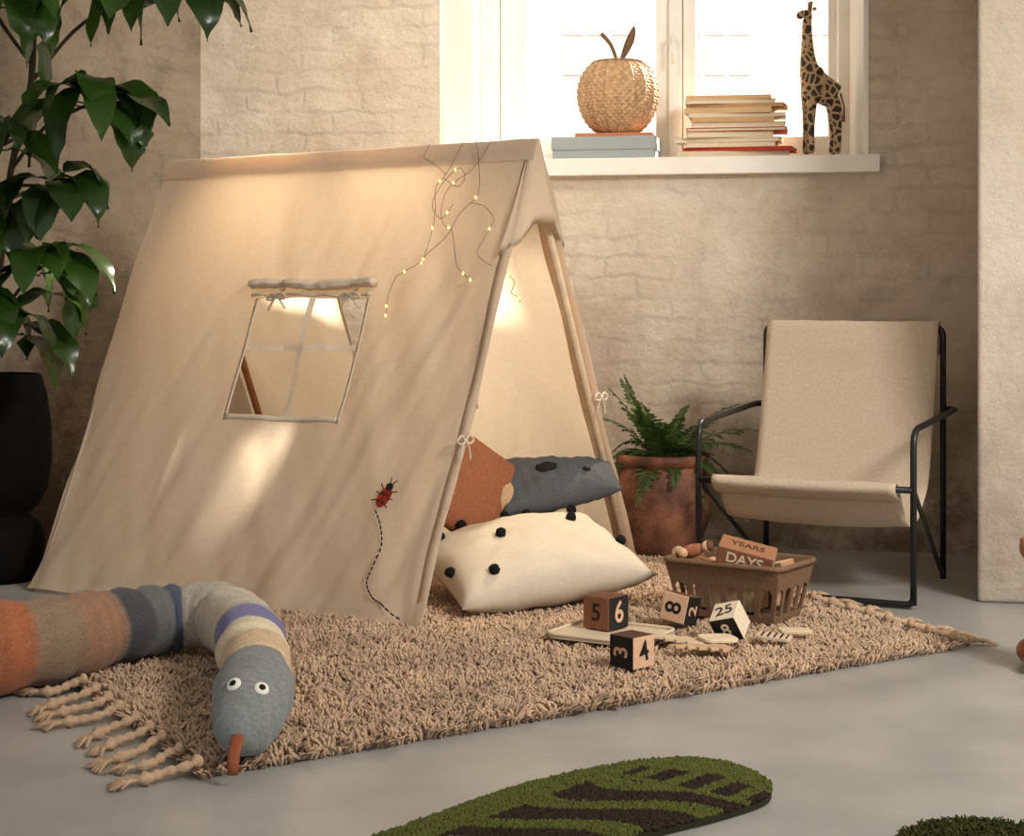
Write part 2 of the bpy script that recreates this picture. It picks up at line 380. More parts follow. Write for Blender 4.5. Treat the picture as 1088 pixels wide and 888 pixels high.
for k in range(17):
    j=(k+.2)/18; p=RG(1,j)
    v,f=tassel(p,-dl+V((random.uniform(-.15,.15),random.uniform(-.25,.15),0)),random.uniform(.07,.10)); obj('tassel',mesh_from(v,f),M_fringe,rug,roff)

# ---------------------------------------------------------------- tent
A=V((-.2415,4.296,0));B=V((.370,5.224,0));C=V((-1.348,4.929,0));D=C+(B-A)
R1=V((.060,4.76,1.262)); R2=V((-1.043,5.393,1.250))
toff=(-.5,5.05,0)
tent=thing('play_tent','cream canvas A-frame play tent with wooden poles standing on rug','tent',toff)
nN=(A-C).cross(R1-C).normalized()
if nN.y>0:nN=-nN
nF=(B-D).cross(R1-D).normalized()
if nF.y<0:nF=-nF
def wr(a,b,s):
    x=.016*noise.noise(V((a*3+s,b*2.0,s)))+.016*noise.noise(V((a*7+b*3,b*1.8,s+4)))+.008*noise.noise(V((a*17+b*6,b*3.5,s+9)))
    x+=.0045*noise.noise(V((a*34-b*12,b*3.5,s+2)))
    x+=.005*math.sin((a*1.0-b*.55)*42+s)*max(0,1-b*1.4)*(.5+noise.noise(V((a*4,b*4,s+6))))
    return x*(.12+.88*min(1,(1-b)*3.2))
def NP(a,b,off=0.0):
    p=(C+(A-C)*a)*(1-b)+(R2+(R1-R2)*a)*b
    return p+nN*(wr(a,b,1)+off-.016*math.sin(math.pi*min(max(a,0),1))*math.sin(math.pi*min(max(b,0),1)))
def FPp(a,b,off=0.0):
    p=(D+(B-D)*a)*(1-b)+(R2+(R1-R2)*a)*b
    return p+nF*(wr(a,b,5)+off)
def segs(bp,ns):
    out=[]
    for i in range(len(ns)): out+=list(np.linspace(bp[i],bp[i+1],ns[i],endpoint=False))
    return out+[bp[-1]]
la=segs([-.015,.375,.678,1.012],[34,26,32]); lb=segs([0.0,.405,.662,1.0],[30,20,28])
nb=len(lb)
for fn,nrm,nm in ((NP,nN,'canvas side with cut-out window and embroidered ladybird'),(FPp,nF,'plain canvas side facing the wall')):
    v=[fn(a,b) for a in la for b in lb]; f=[]
    for i in range(len(la)-1):
        for j in range(nb-1):
            if 34<=i<60 and 30<=j<50: continue
            q=i*nb+j; f.append((q,q+nb,q+nb+1,q+1))
    for i,a in enumerate(la):
        for j in range(5):
            v[i*nb+j]=v[i*nb+j]+nrm*(.014+.018*noise.noise(V((a*12,0,3))))*(1-j/5)+V((0,0,.004 if j==0 else 0))
    o=obj('canvas_side',mesh_from([tuple(x) for x in v],f),M_cloth,tent,toff); o['label']=nm
la2=list(np.linspace(-.015,1.012,60))
v=[];f=[]
for i,a in enumerate(la2):
    k=.003*noise.noise(V((a*12,0,0)))
    p0=NP(a,.955,.003);p1=NP(a,.985,.005);p2=FPp(a,.985,.005);p3=FPp(a,.955,.003)
    top=(NP(a,1)+FPp(a,1))/2+V((0,0,.004+k)); t1=(NP(a,.997,.006)+top)/2; t2=(FPp(a,.997,.006)+top)/2
    v+= [p0,p1,t1,top,t2,p2,p3]
for i in range(59):
    for j in range(6): q=i*7+j; f.append((q,q+7,q+8,q+1))
obj('ridge_cover',mesh_from([tuple(x) for x in v],f),M_cloth,tent,toff)
def END(c,b,a_end,off=0):
    if a_end==1: mid=(A+B)/2; d=B-A; R=R1; out=(A-C).normalized()
    else: mid=(C+D)/2; d=D-C; R=R2; out=(C-A).normalized()
    p=mid*(1-b)+R*b+d*(c-.5)*(1-b)
    return p+out*off
v=[];f=[]
for i in range(17):
    for j in range(21):
        c,b=i/16,j/20; p=END(c,b,0,.004+.008*noise.noise(V((c*4,b*4,2)))); v.append(tuple(p))
for i in range(16):
    for j in range(20): q=i*21+j; f.append((q,q+21,q+22,q+1))
obj('canvas_end',mesh_from(v,f),M_cloth,tent,toff)
v=[];f=[]
NI,NJ=36,18
for i in range(NI+1):
    c=i/NI; arch=math.sin(math.pi*c)
    b0=.745+.085*arch**1.0+.008*math.sin(c*9)
    for j in range(NJ+1):
        t=j/NJ; b=b0+(1.0-b0)*t; w_=1.16+.05*(1-t); cc=.5+(c-.5)*w_
        o_=.012+.034*arch**.8*(1-t)**.55+.008*math.sin(c*13+t*3)*(1-t)
        if c<.06 or c>.94: o_-=.02
        if j==0: o_-=.026*arch; b=b+.012*arch
        if j==1: o_-=.006*arch; b=b0-.004*arch
        v.append(tuple(END(cc,b,1,o_)))
for i in range(NI):
    for j in range(NJ): q=i*(NJ+1)+j; f.append((q,q+NJ+1,q+NJ+2,q+1))
o=obj('front_valance',mesh_from(v,f),M_cloth,tent,toff)
ui=(C-A).normalized()
for (base,R,nrm) in ((A,R1,nN),(B,R1,nF),(C,R2,nN),(D,R2,nF)):
    front=base is A or base is B
    sh=ui*(.03 if base is A else .006 if base is B else -.06)
    b0=base-nrm*(.030 if front else .060)+sh ; b1=R+sh+V((0,0,-.062 if front else -.085))
    b0=V((b0.x,b0.y,.014)); d=(b1-b0)
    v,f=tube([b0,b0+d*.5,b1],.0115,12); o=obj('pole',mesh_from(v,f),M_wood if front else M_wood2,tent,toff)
v,f=tube([R1+V((0,0,-.052))+ui*.03,R2+V((0,0,-.056))-ui*.05],.012,12); obj('ridge_pole',mesh_from(v,f),M_wood,tent,toff)
def strip(fn,lst):
    v=[];f=[]
    for i,q in enumerate(lst):
        a,b=fn(q); v+= [tuple(a),tuple(b)]
    for i in range(len(lst)-1): f.append((2*i,2*i+2,2*i+3,2*i+1))
    return v,f
L21=list(np.linspace(0,1,40))
pr=[strip(lambda b:(NP(.990,b,.0015),NP(1.013,b,.0015)),L21),strip(lambda b:(FPp(.965,b,-.003),FPp(1.014,b,-.003)),L21)]
v,f=join(pr); o=obj('opening_hem',mesh_from(v,f),M_cloth,tent,toff); solid(o,.0012,0)
a0,a1,b0,b1=.375,.678,.405,.662; w=.006
for fn in (NP,FPp):
    pr=[strip(lambda b:(fn(a0-w,b,.0018),fn(a0+w*.3,b,.0018)),list(np.linspace(b0-.01,b1,20))),
        strip(lambda b:(fn(a1-w*.3,b,.0018),fn(a1+w,b,.0018)),list(np.linspace(b0-.01,b1,20))),
        strip(lambda a:(fn(a,b0-.008,.0018),fn(a,b0+.003,.0018)),list(np.linspace(a0-w,a1+w,20)))]
    v,f=join(pr); o=obj('window_trim',mesh_from(v,f),M_cloth2,tent,toff); solid(o,.0012,0)
    am=.527; bmid=.555
    pr=[strip(lambda b:(fn(am-.0075,b,-.001),fn(am+.0075,b,-.001)),list(np.linspace(b0,b1,16))),
        strip(lambda a:(fn(a,bmid-.0065,.001),fn(a,bmid+.0065,.001)),list(np.linspace(a0,a1,16)))]
    v,f=join(pr); o=obj('window_cross_tape',mesh_from(v,f,smooth=False),M_cloth2,tent,toff)
    pts=[];rs=[]; nrm=nN if fn is NP else nF
    for k in range(81):
        a=.358+(.694-.358)*k/80; tie=min(abs(a-.44),abs(a-.64))
        sag=.003*math.sin((a-.35)*26)
        pts.append(fn(a,.690+sag,.012)); 
        rs.append(.0235-.006*math.exp(-(tie/.014)**2)+.003*noise.noise(V((a*40,1,2))))
    v,f=tube(pts,rs,28,flat=.6)
    v=[V(q)+ (V(q)-pts[i//28]).normalized()*(.003*noise.noise(V(q)*50)+.0014*math.sin((i%28)*1.35+ (i//28)*.09)) if i//28<81 else q for i,q in enumerate(v)]
    p2=[fn(.362+.328*k/40,.666+.0015*math.sin(k*.6),.012+.002*math.sin(k*.8)) for k in range(41)]
    v,f=join([(v,f),tube(p2,[.0042+.001*math.sin(k) for k in range(41)],8)])
    obj('rolled_window_flap',mesh_from(v,f),M_cloth2,tent,toff)
for at in (.44,.64):
    c=NP(at,.690,.012); ax=(NP(at+.01,.690,.012)-c).normalized(); pr=[]
    ring=[c+ (nN*math.cos(t)*.8+ax.cross(nN)*math.sin(t))*.0185 for t in np.linspace(0,2*math.pi,17)]
    pr.append(tube(ring,.003,6,cap=False))
    k=NP(at,.662,.032)
    for sg in(-1,1):
        pr.append(tube(catmull([k,k+ax*.02*sg+V((0,0,.004)),k+ax*.038*sg+V((0,0,-.010)),k+ax*.015*sg+V((0,0,-.012)),k],5),.0032,6))
        pr.append(tube(catmull([k,k+ax*.018*sg+V((0,0,-.02)),k+ax*.035*sg+V((0,0,-.040))],5),.0032,6))
    v,f=join(pr); obj('fabric_tie',mesh_from(v,f),M_cloth2,tent,toff)
for (c,s) in ((END(-.015,.37,1,.02),1),(END(1.01,.43,1,.02),-1)):
    pr=[]; ax=(B-A).normalized()
    for sg in(-1,1):
        pr.append(tube(catmull([c,c+ax*.018*sg+V((0,0,.014)),c+ax*.036*sg+V((0,0,.0)),c+ax*.018*sg+V((0,0,-.008)),c],5),.003,6))
        pr.append(tube(catmull([c,c+ax*.016*sg+V((0,0,-.02)),c+ax*.022*sg+V((0,0,-.05))],5),.0025,6))
    pr.append(ball(c,.006,8,6))
    v,f=join(pr); obj('fabric_tie',mesh_from(v,f),M_cloth2,tent,toff)
def onN(a,b,du,dv,off):
    ex=(A-C).normalized(); ey=((NP(a,b+.02)-NP(a,b)).normalized()); return NP(a,b,off)+ex*du+ey*dv
def disc(a,b,cx,cy,rx,ry,rot,off,n=20):
    pts=[]
    for k in range(n):
        t=2*math.pi*k/n; x=rx*math.cos(t);y=ry*math.sin(t)
        pts.append(onN(a,b,cx+x*math.cos(rot)-y*math.sin(rot),cy+x*math.sin(rot)+y*math.cos(rot),off))
    return [tuple(p) for p in pts],[tuple(range(n))]
la_,lb_=.856,.252; R=-.35
v,f=join([disc(la_,lb_,0,-.004,.019,.030,R,.006)]); o=obj('ladybird_patch',mesh_from(v,f,smooth=False),M_red,tent,toff); solid(o,.0015)
def rotp(x,y): return (x*math.cos(R)-y*math.sin(R),x*math.sin(R)+y*math.cos(R))
dd=[]
for (x,y,rx,ry) in ((0,.028,.012,.010),(-.008,.005,.004,.005),(.008,.005,.004,.005),(-.007,-.017,.0035,.0045),(.008,-.016,.0035,.0045),(0,-.006,.0016,.026)):
    q=rotp(x,y-.002); dd.append(disc(la_,lb_,q[0],q[1],rx,ry,R,.0074))
for sg in(-1,1):
    for (y0,y1) in ((.014,.024),(-.002,0.0),(-.018,-.026)):
        q0=rotp(sg*.014,y0);q1=rotp(sg*.029,y1)
        dd.append(tube([onN(la_,lb_,q0[0],q0[1],.007),onN(la_,lb_,q1[0],q1[1],.007)],.0016,5))
    q0=rotp(sg*.003,.034);q1=rotp(sg*.011,.050); dd.append(tube([onN(la_,lb_,q0[0],q0[1],.007),onN(la_,lb_,q1[0],q1[1],.007)],.0014,5))
v,f=join(dd); obj('ladybird_markings',mesh_from(v,f,smooth=False),M_ink,tent,toff)
path=catmull([V((.845,.222,0)),V((.868,.190,0)),V((.880,.155,0)),V((.872,.115,0)),V((.866,.085,0)),V((.886,.060,0)),V((.915,.048,0))],10)
dd=[]
for k in range(0,len(path)-2,3):
    p,q=path[k],path[min(k+2,len(path)-1)]
    dd.append(tube([NP(p.x,p.y,.007),NP(q.x,q.y,.007)],.0021,5))
tl=[(.915,.048,.009),(.930,.040,.016),(.945,.032,.022),(.960,.026,.026),(.975,.022,.030)]
for k in range(len(tl)-1):
    a_,b_=tl[k],tl[k+1]; dd.append(tube([NP(a_[0],a_[1],a_[2]),NP(a_[0]*.35+b_[0]*.65,a_[1]*.35+b_[1]*.65,a_[2]*.35+b_[2]*.65)],.0021,5))
v,f=join(dd); obj('stitched_trail',mesh_from(v,f),M_ink,tent,toff)

# ---------------------------------------------------------------- fairy lights
soff=tuple(R1)
sl_t=thing('fairy_lights','thin copper wire string of warm fairy lights draped over tent ridge','string lights',soff)
st=[]
def n3(l): return [NP(a+random.uniform(-.006,.006),b,.010+.006*random.random()) for a,b in l]
st.append(n3([(.83,1.0),(.80,.93),(.785,.90),(.80,.85),(.807,.80),(.80,.74),(.77,.715),(.745,.70),(.738,.66),(.742,.62)]))
st.append(n3([(.90,1.0),(.875,.94),(.83,.90),(.815,.86),(.83,.82),(.862,.80),(.875,.76),(.90,.72),(.935,.69)]))
st.append(n3([(.86,1.0),(.88,.95),(.90,.88),(.865,.84),(.84,.79),(.81,.75),(.80,.73)]))
st.append(n3([(.88,.86),(.92,.85),(.955,.82),(.94,.78),(.95,.74)])+[END(.03,.70,1,.03),END(.06,.67,1,.03),END(.14,.66,1,.035),END(.2,.645,1,.03)])
st.append(n3([(.80,.93),(.76,.96),(.74,.97)])+[NP(.74,1.0,.012)])
st.append(n3([(.80,.92),(.84,.90),(.86,.92),(.83,.94),(.80,.90),(.79,.86),(.82,.83),(.84,.86)]))
wires=[];bulbs=[]
for si,s in enumerate(st):
    c=catmull(s,6); wires.append(tube(c,.0009,5))
    if si!=4:
        for k in range(9+si*2,len(c)-3,14+3*(si%3)): bulbs.append(c[k])
        if si!=5: bulbs.append(c[-1])
v,f=join(wires); obj('wire',mesh_from(v,f),M_wire,sl_t,soff)
for p in bulbs:
    v,f=ball(p+nN*.002,.0034,8,6,sc=(1,1,1.4)); obj('bulb',mesh_from(v,f),M_bulb,sl_t,soff)

# ---------------------------------------------------------------- cushions
def pillow(w,h,t,n=22,pinch=.07,seed=0,taper=0,lump=1.0,ex=.42,rib=0):
    v=[];f=[];idx={}
    for side in(1,-1):
        for i in range(n+1):
            for j in range(n+1):
                x=-1+2*i/n;y=-1+2*j/n
                edge=(i in(0,n) or j in(0,n))
                if side==-1 and edge: idx[(side,i,j)]=idx[(1,i,j)]; continue
                xx=x*(1-pinch*(1-y*y));yy=y*(1-pinch*(1-x*x))*(1-taper*(x+1)/2)
                z=side*t/2*(max(0,(1-x*x)*(1-y*y)))**ex*(1-taper*.5*(x+1)/2)
                z+=lump*(.016*noise.noise(V((x*2.5+seed,y*2.5,side)))+.006*noise.noise(V((x*6+seed,y*6,side+3))))*(1-max(abs(x),abs(y))**4)
                z+=.007*lump*math.sin(math.atan2(y,x)*10+seed)*(max(abs(x),abs(y))**3)*(1-max(abs(x),abs(y))**8)
                z+=side*rib*math.sin(x*32)*(1-max(abs(x),abs(y))**6)
                idx[(side,i,j)]=len(v); v.append((xx*w/2,yy*h/2,z))
    for side in(1,-1):
        for i in range(n):
            for j in range(n):
                q=(idx[(side,i,j)],idx[(side,i+1,j)],idx[(side,i+1,j+1)],idx[(side,i,j+1)])
                f.append(q if side==1 else q[::-1])
    return v,f
dg=math.radians
cu=thing('pompom_cushion','large cream linen cushion with black pompoms in tent opening','cushion',(.045,4.66,.128),(dg(13),dg(-6),dg(22)))
v,f=pillow(.55,.44,.185,seed=1); o=obj('cushion_cover',mesh_from(v,f),M_cream,cu)
bv=BVHTree.FromPolygons([V(x) for x in v],f)
for (x,y) in ((-.24,-.06),(-.21,.11),(-.12,.18),(-.08,.0),(.0,.16),(.075,.185),(.15,.06),(.185,.13),(-.16,-.15),(.23,-.08)):
    loc,nr,_,_=bv.ray_cast(V((x,y,.5)),V((0,0,-1)))
    if loc is None: continue
    pv,pf=ball(loc+nr*.008,.0140,16,10); pv=[tuple(V(q)+ (V(q)-(loc+nr*.008)).normalized()*.004*noise.noise(V(q)*300)) for q in pv]
    obj('pompom',mesh_from(pv,pf),M_pom,cu)
cu=thing('rust_cushion','square rust-brown linen cushion leaning inside tent','cushion',(-.120,4.86,.300),(dg(74),dg(8),dg(38)))
v,f=pillow(.28,.30,.10,seed=3,lump=.3,pinch=.03,ex=.5)
ra=dg(-28); v=[(x*math.cos(ra)-y*math.sin(ra),x*math.sin(ra)+y*math.cos(ra),z) for x,y,z in v]
obj('cushion_cover',mesh_from(v,f),M_rust,cu)
M_grey=mat('grey_ribbed_knit',(84,85,88),rough=.95,var=.25,scale=260,bump=.3,bscale=400)
M_tan=mat('tan_cotton',(186,154,116),rough=.95,var=.12,scale=120,bump=.2,bscale=300)
gr_rot=(dg(30),dg(-5),dg(12))
cu=thing('grey_cushion','long ribbed dark grey knitted cushion with black oval patch','cushion',(.125,5.00,.300),gr_rot)
v,f=pillow(.36,.25,.13,n=44,seed=5,taper=.45,pinch=.0,lump=.5,rib=.0018); obj('cushion_cover',mesh_from(v,f),M_grey,cu)
bv=BVHTree.FromPolygons([V(x) for x in v],f)
for (cx,cy,rx,ry,rt) in ((-.03,-.0,.032,.020,.1),(.085,-.02,.012,.008,0)):
    pts=[];fc=[]
    c,nr,_,_=bv.ray_cast(V((cx,cy,.5)),V((0,0,-1))); pts.append(tuple(c+V((0,0,.003))))
    for k in range(20):
        t=2*math.pi*k/20; x=cx+rx*math.cos(t)*math.cos(rt)-ry*math.sin(t)*math.sin(rt); y=cy+rx*math.cos(t)*math.sin(rt)+ry*math.sin(t)*math.cos(rt)
        q,_,_,_=bv.ray_cast(V((x,y,.5)),V((0,0,-1))); pts.append(tuple(q+V((0,0,.003)))); fc.append((0,k+1,(k+1)%20+1))
    o=obj('oval_patch',mesh_from(pts,fc),M_ink,cu); solid(o,.003)
# tan end section, a part of the grey cushion
v,f=pillow(.13,.22,.125,n=24,seed=8,lump=.4,pinch=.0,ex=.5)
v=[(x-.185,y*.95,z) for x,y,z in v]; o=obj('end_section',mesh_from(v,f),M_tan,cu); o['label']='soft tan cotton end section'
cu=thing('dark_cushion','dark brown cushion lying underneath the other cushions','cushion',(.09,5.06,.115),(dg(2),0,dg(30)))
v,f=pillow(.36,.28,.16,seed=11); obj('cushion_cover',mesh_from(v,f),mat('dark_brown_linen',(84,62,46),rough=.95,var=.1,scale=100),cu)

# ---------------------------------------------------------------- lounge chair
ch=thing('lounge_chair','black tubular steel lounge chair with beige woven sling seat','chair',(1.07,4.64,0),(0,0,math.atan2(-.455,.89)))
R_=.0092
def side(x,s):
    xi=x-s*.035
    arm=fillet([(x,0,.012),(x,0,.478),(x,.49,.505),(xi,.50,.505)],.05)
    return [tube(arm,R_,12)],xi
prs,xr=side(0,1); prl,xl=side(-.61,-1)
o=obj('side_frame',mesh_from(*join(prs)),M_black,ch); o=obj('side_frame',mesh_from(*join(prl)),M_black,ch)
back=fillet([(xl,.485,0.010),(xl,.485,.745),(xr,.485,.745),(xr,.485,0.010)],.03)
obj('back_frame',mesh_from(*tube(back,R_,12)),M_black,ch)
low=fillet([(0,0,.06),(0,.0,.012),(-.61,0,.012),(-.61,0,.06)],.04)
obj('floor_bar',mesh_from(*tube(low,R_,12)),M_black,ch)
obj('front_bar',mesh_from(*tube([(0,0,.318),(-.61,0,.318)],R_,12)),M_black,ch)
for x,xi in((0,xr),(-.61,xl)):
    obj('diagonal_brace',mesh_from(*tube([(x,0,.318),(xi,.48,.02)],.0072,10)),M_black,ch)
prof=catmull([V((a,b,0)) for a,b in [(.500,.66),(.503,.735),(.485,.760),(.467,.740),(.44,.62),(.40,.46),(.355,.315),(.30,.258),(.21,.205),(.11,.215),(.035,.306),(.0,.334),(-.017,.318),(0,.298),(.04,.280)]],5)
v=[];f=[];nx=24
for i,p in enumerate(prof):
    for k in range(nx+1):
        t=k/nx; x=-.045-.52*t
        sag=.012*math.sin(math.pi*t)* (1 if 18<i<55 else .2)
        v.append((x,p.x+sag*.6,p.y-sag+.003*noise.noise(V((t*6,i*.3,0)))))
for i in range(len(prof)-1):
    for k in range(nx): q=i*(nx+1)+k; f.append((q,q+1,q+nx+2,q+nx+1))
o=obj('sling_seat',mesh_from(v,f),M_sling,ch); solid(o,.004)

# ---------------------------------------------------------------- fern
pot=thing('potted_fern','green fern in aged terracotta pot between tent and wall','potted plant',(.475,5.50,0))
prof=[(.080,0),(.090,.006),(.122,.06),(.150,.14),(.158,.21),(.149,.27),(.133,.295),(.131,.302),(.143,.306),(.148,.32),(.146,.335),(.134,.338),(.126,.325),(.126,.31)]
v,f=lathe(prof,40); obj('pot',mesh_from(v,f),M_terra,pot)
v,f=lathe([(.125,.296),(.06,.306),(.002,.31)],24); obj('soil',mesh_from(v,f),M_soil,pot)
v=[];f=[]
def frond(az,L,rise,droop):
    d=V((math.cos(az),math.sin(az),0)); s=V((-math.sin(az),math.cos(az),0)); n=26; pts=[]
    bend=random.uniform(-.05,.05)
    for k in range(n+1):
        t=k/n; pts.append(d*(L*(t*.85))+s*(bend*t*t)+V((0,0,.31+rise*t-droop*t*t))+d*.015)
    tv=tube(pts,[.0018*(1-.6*k/n) for k in range(n+1)],4)
    base=len(v); v.extend(tuple(x) for x in tv[0]); f.extend(tuple(i+base for i in q) for q in tv[1])
    for k in range(4,n):
        t=k/n; w=.060*math.sin(math.pi*(t**.75))*(L/.25)+.006; p=pts[k]; tg=(pts[k+1]-pts[k-1]).normalized()
        for sg in(-1,1):
            dr=(s*sg+tg*.35+V((0,0,-.12+random.uniform(-.25,.2)))).normalized(); wd=.0066; w2=w*random.uniform(.75,1.1)
            a=len(v); v.extend([tuple(p-tg*wd*.5),tuple(p+dr*w2*.45+tg*wd),tuple(p+dr*w2),tuple(p+dr*w2*.45-tg*wd)]); f.append((a,a+1,a+2,a+3))
for k in range(38):
    az=k*2.4+random.uniform(-.3,.3); L=random.uniform(.13,.25)
    if math.sin(az)>.4: L*=.8
    frond(az,L,random.uniform(.08,.30),random.uniform(.08,.26))
frond(-.1,.36,.26,.16); frond(.3,.30,.30,.12); frond(3.3,.20,.34,.1); frond(2.6,.18,.36,.1); frond(-2.2,.2,.32,.12); frond(-.5,.32,.22,.18); frond(-2.8,.14,.34,.06)
o=obj('fronds',mesh_from(v,f,smooth=False),M_fern,pot)

# ---------------------------------------------------------------- tall plant
ploff=(-1.535,5.15,0)
pl=thing('potted_tall_plant','tall glossy green leafy plant in black planter beside tent','potted plant',ploff)
cx,cy=-1.535,5.15
prof=[(.06,.0),(.135,.0),(.150,.03),(.150,.12),(.136,.165),(.110,.180),(.105,.195),(.130,.215),(.158,.27),(.170,.36),(.168,.45),(.156,.54),(.140,.60),(.13,.605),(.128,.57)]
v,f=lathe(prof,40,cx,cy); obj('planter',mesh_from(v,f),M_blackpot,pl,ploff)
v,f=lathe([(.13,.56),(.05,.58),(.002,.585)],24,cx,cy); obj('soil',mesh_from(v,f),M_soil,pl,ploff)
st=[]
main=[(-1.535,5.15,.57),(-1.50,5.10,.9),(-1.45,5.04,1.2),(-1.38,5.0,1.45),(-1.38,4.98,1.75),(-1.44,4.98,2.0)]
br=[[(-1.45,5.04,1.2),(-1.33,4.97,1.32),(-1.18,4.90,1.38)],
    [(-1.38,5.0,1.45),(-1.22,4.98,1.62),(-1.00,4.95,1.70)],
    [(-1.535,5.15,.60),(-1.46,5.04,.80),(-1.32,4.87,.92)],
    [(-1.535,5.15,.60),(-1.55,5.02,.8),(-1.50,4.88,.98)],
    [(-1.38,4.98,1.62),(-1.22,4.97,1.80),(-1.04,4.96,1.95)],
    [(-1.38,5.0,1.5),(-1.44,4.93,1.60),(-1.46,4.88,1.66)],
    [(-1.45,5.04,1.15),(-1.38,4.95,1.15),(-1.28,4.86,1.14)],
    [(-1.535,5.15,.60),(-1.46,5.0,.72),(-1.40,4.86,.76)]]
st.append(tube(catmull(main,5),[.010]*26,8))
for b in br: st.append(tube(catmull(b,5),.0055,6))
v,f=join(st); obj('stems',mesh_from(v,f),M_stem,pl,ploff)
v=[];f=[]
def leaf(p,az,L,w,pitch,droop,roll=0):
    d=V((math.cos(az),math.sin(az),0)); s=V((-math.sin(az),math.cos(az),0)); n=12; ang=pitch; q=V(p)
    dirr=d*math.cos(ang)+V((0,0,math.sin(ang))); q0=q; q=q+dirr*.045
    tv=tube([q0,q],.0024,4); bb=len(v); v.extend(tuple(x) for x in tv[0]); f.extend(tuple(i+bb for i in g) for g in tv[1]); base=len(v)
    for k in range(n+1):
        t=k/n; dirr=d*math.cos(ang)+V((0,0,math.sin(ang))); up=s.cross(dirr)
        if up.z<0: up=-up
        ww=w*.5*(math.sin(math.pi*min(1,.03+.97*t)**.9))**.8
        if t>.84: ww=w*.5*.47*(1-t)/.16
        rl=roll*(.5+t)
        sr=(s*math.cos(rl)+up*math.sin(rl)).normalized(); fold=up*abs(ww)*.14
        wav=up*.005*math.sin(k*1.4)
        v.extend([tuple(q-sr*ww+fold+wav),tuple(q-sr*ww*.5+fold*.4),tuple(q),tuple(q+sr*ww*.5+fold*.4),tuple(q+sr*ww+fold-wav)])
        q=q+dirr*L/n; ang=max(-1.6,ang-droop/n*(1.4-.8*t))
    for k in range(n):
        for j in range(4): a=base+k*5+j; f.append((a,a+1,a+6,a+5))
whorls=[((-1.18,4.90,1.38),13,.27,.108),((-1.00,4.95,1.70),11,.31,.118),((-1.04,4.96,1.95),11,.34,.125),((-1.22,4.97,1.80),8,.32,.12),((-1.38,4.97,1.84),9,.33,.12),
        ((-1.32,4.87,.92),11,.26,.10),((-1.50,4.88,1.00),10,.28,.105),((-1.46,4.88,1.66),9,.31,.115),
        ((-1.46,4.90,1.26),6,.28,.105),((-1.40,4.86,.76),10,.24,.095),((-1.48,4.96,1.98),8,.3,.11),((-1.28,4.86,1.14),9,.26,.10),((-1.52,4.86,.82),8,.26,.10)]
for (p,n_,L,w) in whorls:
    a0=random.uniform(0,6)
    for k in range(n_):
        az=a0+2*math.pi*k/n_+random.uniform(-.3,.3)
        if math.sin(az)>.25 : az=-random.uniform(.1,1.0) if random.random()<.6 else -az
        if p[0]>-1.3 and math.sin(az)>0 and p[2]<1.6: az=-az
        Lx=L*random.uniform(.8,1.12)
        leaf(V(p)+V((0,0,random.uniform(-.04,.04))),az,Lx,w*random.uniform(.85,1.1),random.uniform(-.1,.7),random.uniform(1.3,2.3),random.uniform(-.5,.5))
o=obj('leaves',mesh_from(v,f),M_leaf,pl,ploff)

# ---------------------------------------------------------------- plush snake
snoff=(-.8,3.7,0)
sn=thing('knitted_snake','large knitted stuffed snake in multicoloured bands lying on rug','stuffed toy',snoff)
ctrl=[(-1.62,3.30,.103),(-1.32,3.49,.103),(-1.03,3.69,.103),(-.885,3.85,.105),(-.775,3.96,.110),(-.665,3.945,.112),(-.580,3.78,.108),(-.528,3.56,.106),(-.495,3.37,.104),(-.478,3.24,.104),(-.474,3.15,.094),(-.476,3.075,.074),(-.477,3.030,.058)]
cp=catmull(ctrl,12)
bq=[(0,1.6,(146,92,66)),(1.6,2.0,(166,102,70)),(2.0,2.35,(140,118,96)),(2.35,2.85,(150,114,90)),(2.85,3.0,(132,108,92)),(3.0,3.4,(72,74,78)),(3.4,3.85,(102,104,102)),(3.85,4.2,(76,82,98)),(4.2,5.1,(172,162,148)),(5.1,6.15,(192,182,164)),(6.15,6.7,(118,116,160)),(6.7,7.2,(220,206,176)),(7.2,8.1,(206,180,144)),(8.1,99,(130,134,134))]
def rad(q):
    xs=[0,1,2,2.9,3.6,4.5,5,6,7,8,9,10,11,12]; ys=[.098,.098,.097,.089,.078,.075,.078,.075,.072,.068,.073,.072,.05,.01]
    r=float(np.interp(q,xs,ys))
    for b in bq:
        if b[0]>0 and b[0]<8.5: r*=1-.10*math.exp(-((q-b[0])/.08)**2)
    return r
seg=40; rs=[rad(i/12) for i in range(len(cp))]
K=38
for i in range(len(cp)-K,len(cp)):
    t=(i-(len(cp)-K))/(K-1); rs[i]=.0735*(max(0.0005,1-t**2.6))**.62*(1-.06*t)
v,f=tube(cp,rs,seg)
nv=[]
for i,q in enumerate(v):
    q=V(q); c=cp[min(i//seg,len(cp)-1)]; d=(q-c)
    if d.length>.02: q=q+d.normalized()*(.007*noise.noise(q*14)+.004*noise.noise(V((q.x*30,q.y*50,q.z*20))))
    nv.append(tuple(q))
v=nv; me=mesh_from(v,f)
cols=[]
for i in range(len(cp)):
    q=i/12
    c=[b for b in bq if b[0]<=q<b[1]][0][2]
    k=1+.08*math.sin(i*2.9)
    for s in range(seg): cols.append([x*k*(1+.05*math.sin(s*1.7+i)) for x in sl(c)])
colattr(me,cols); obj('body',me,M_knit,sn,snoff)
bv=BVHTree.FromPolygons([V(x) for x in v],f)
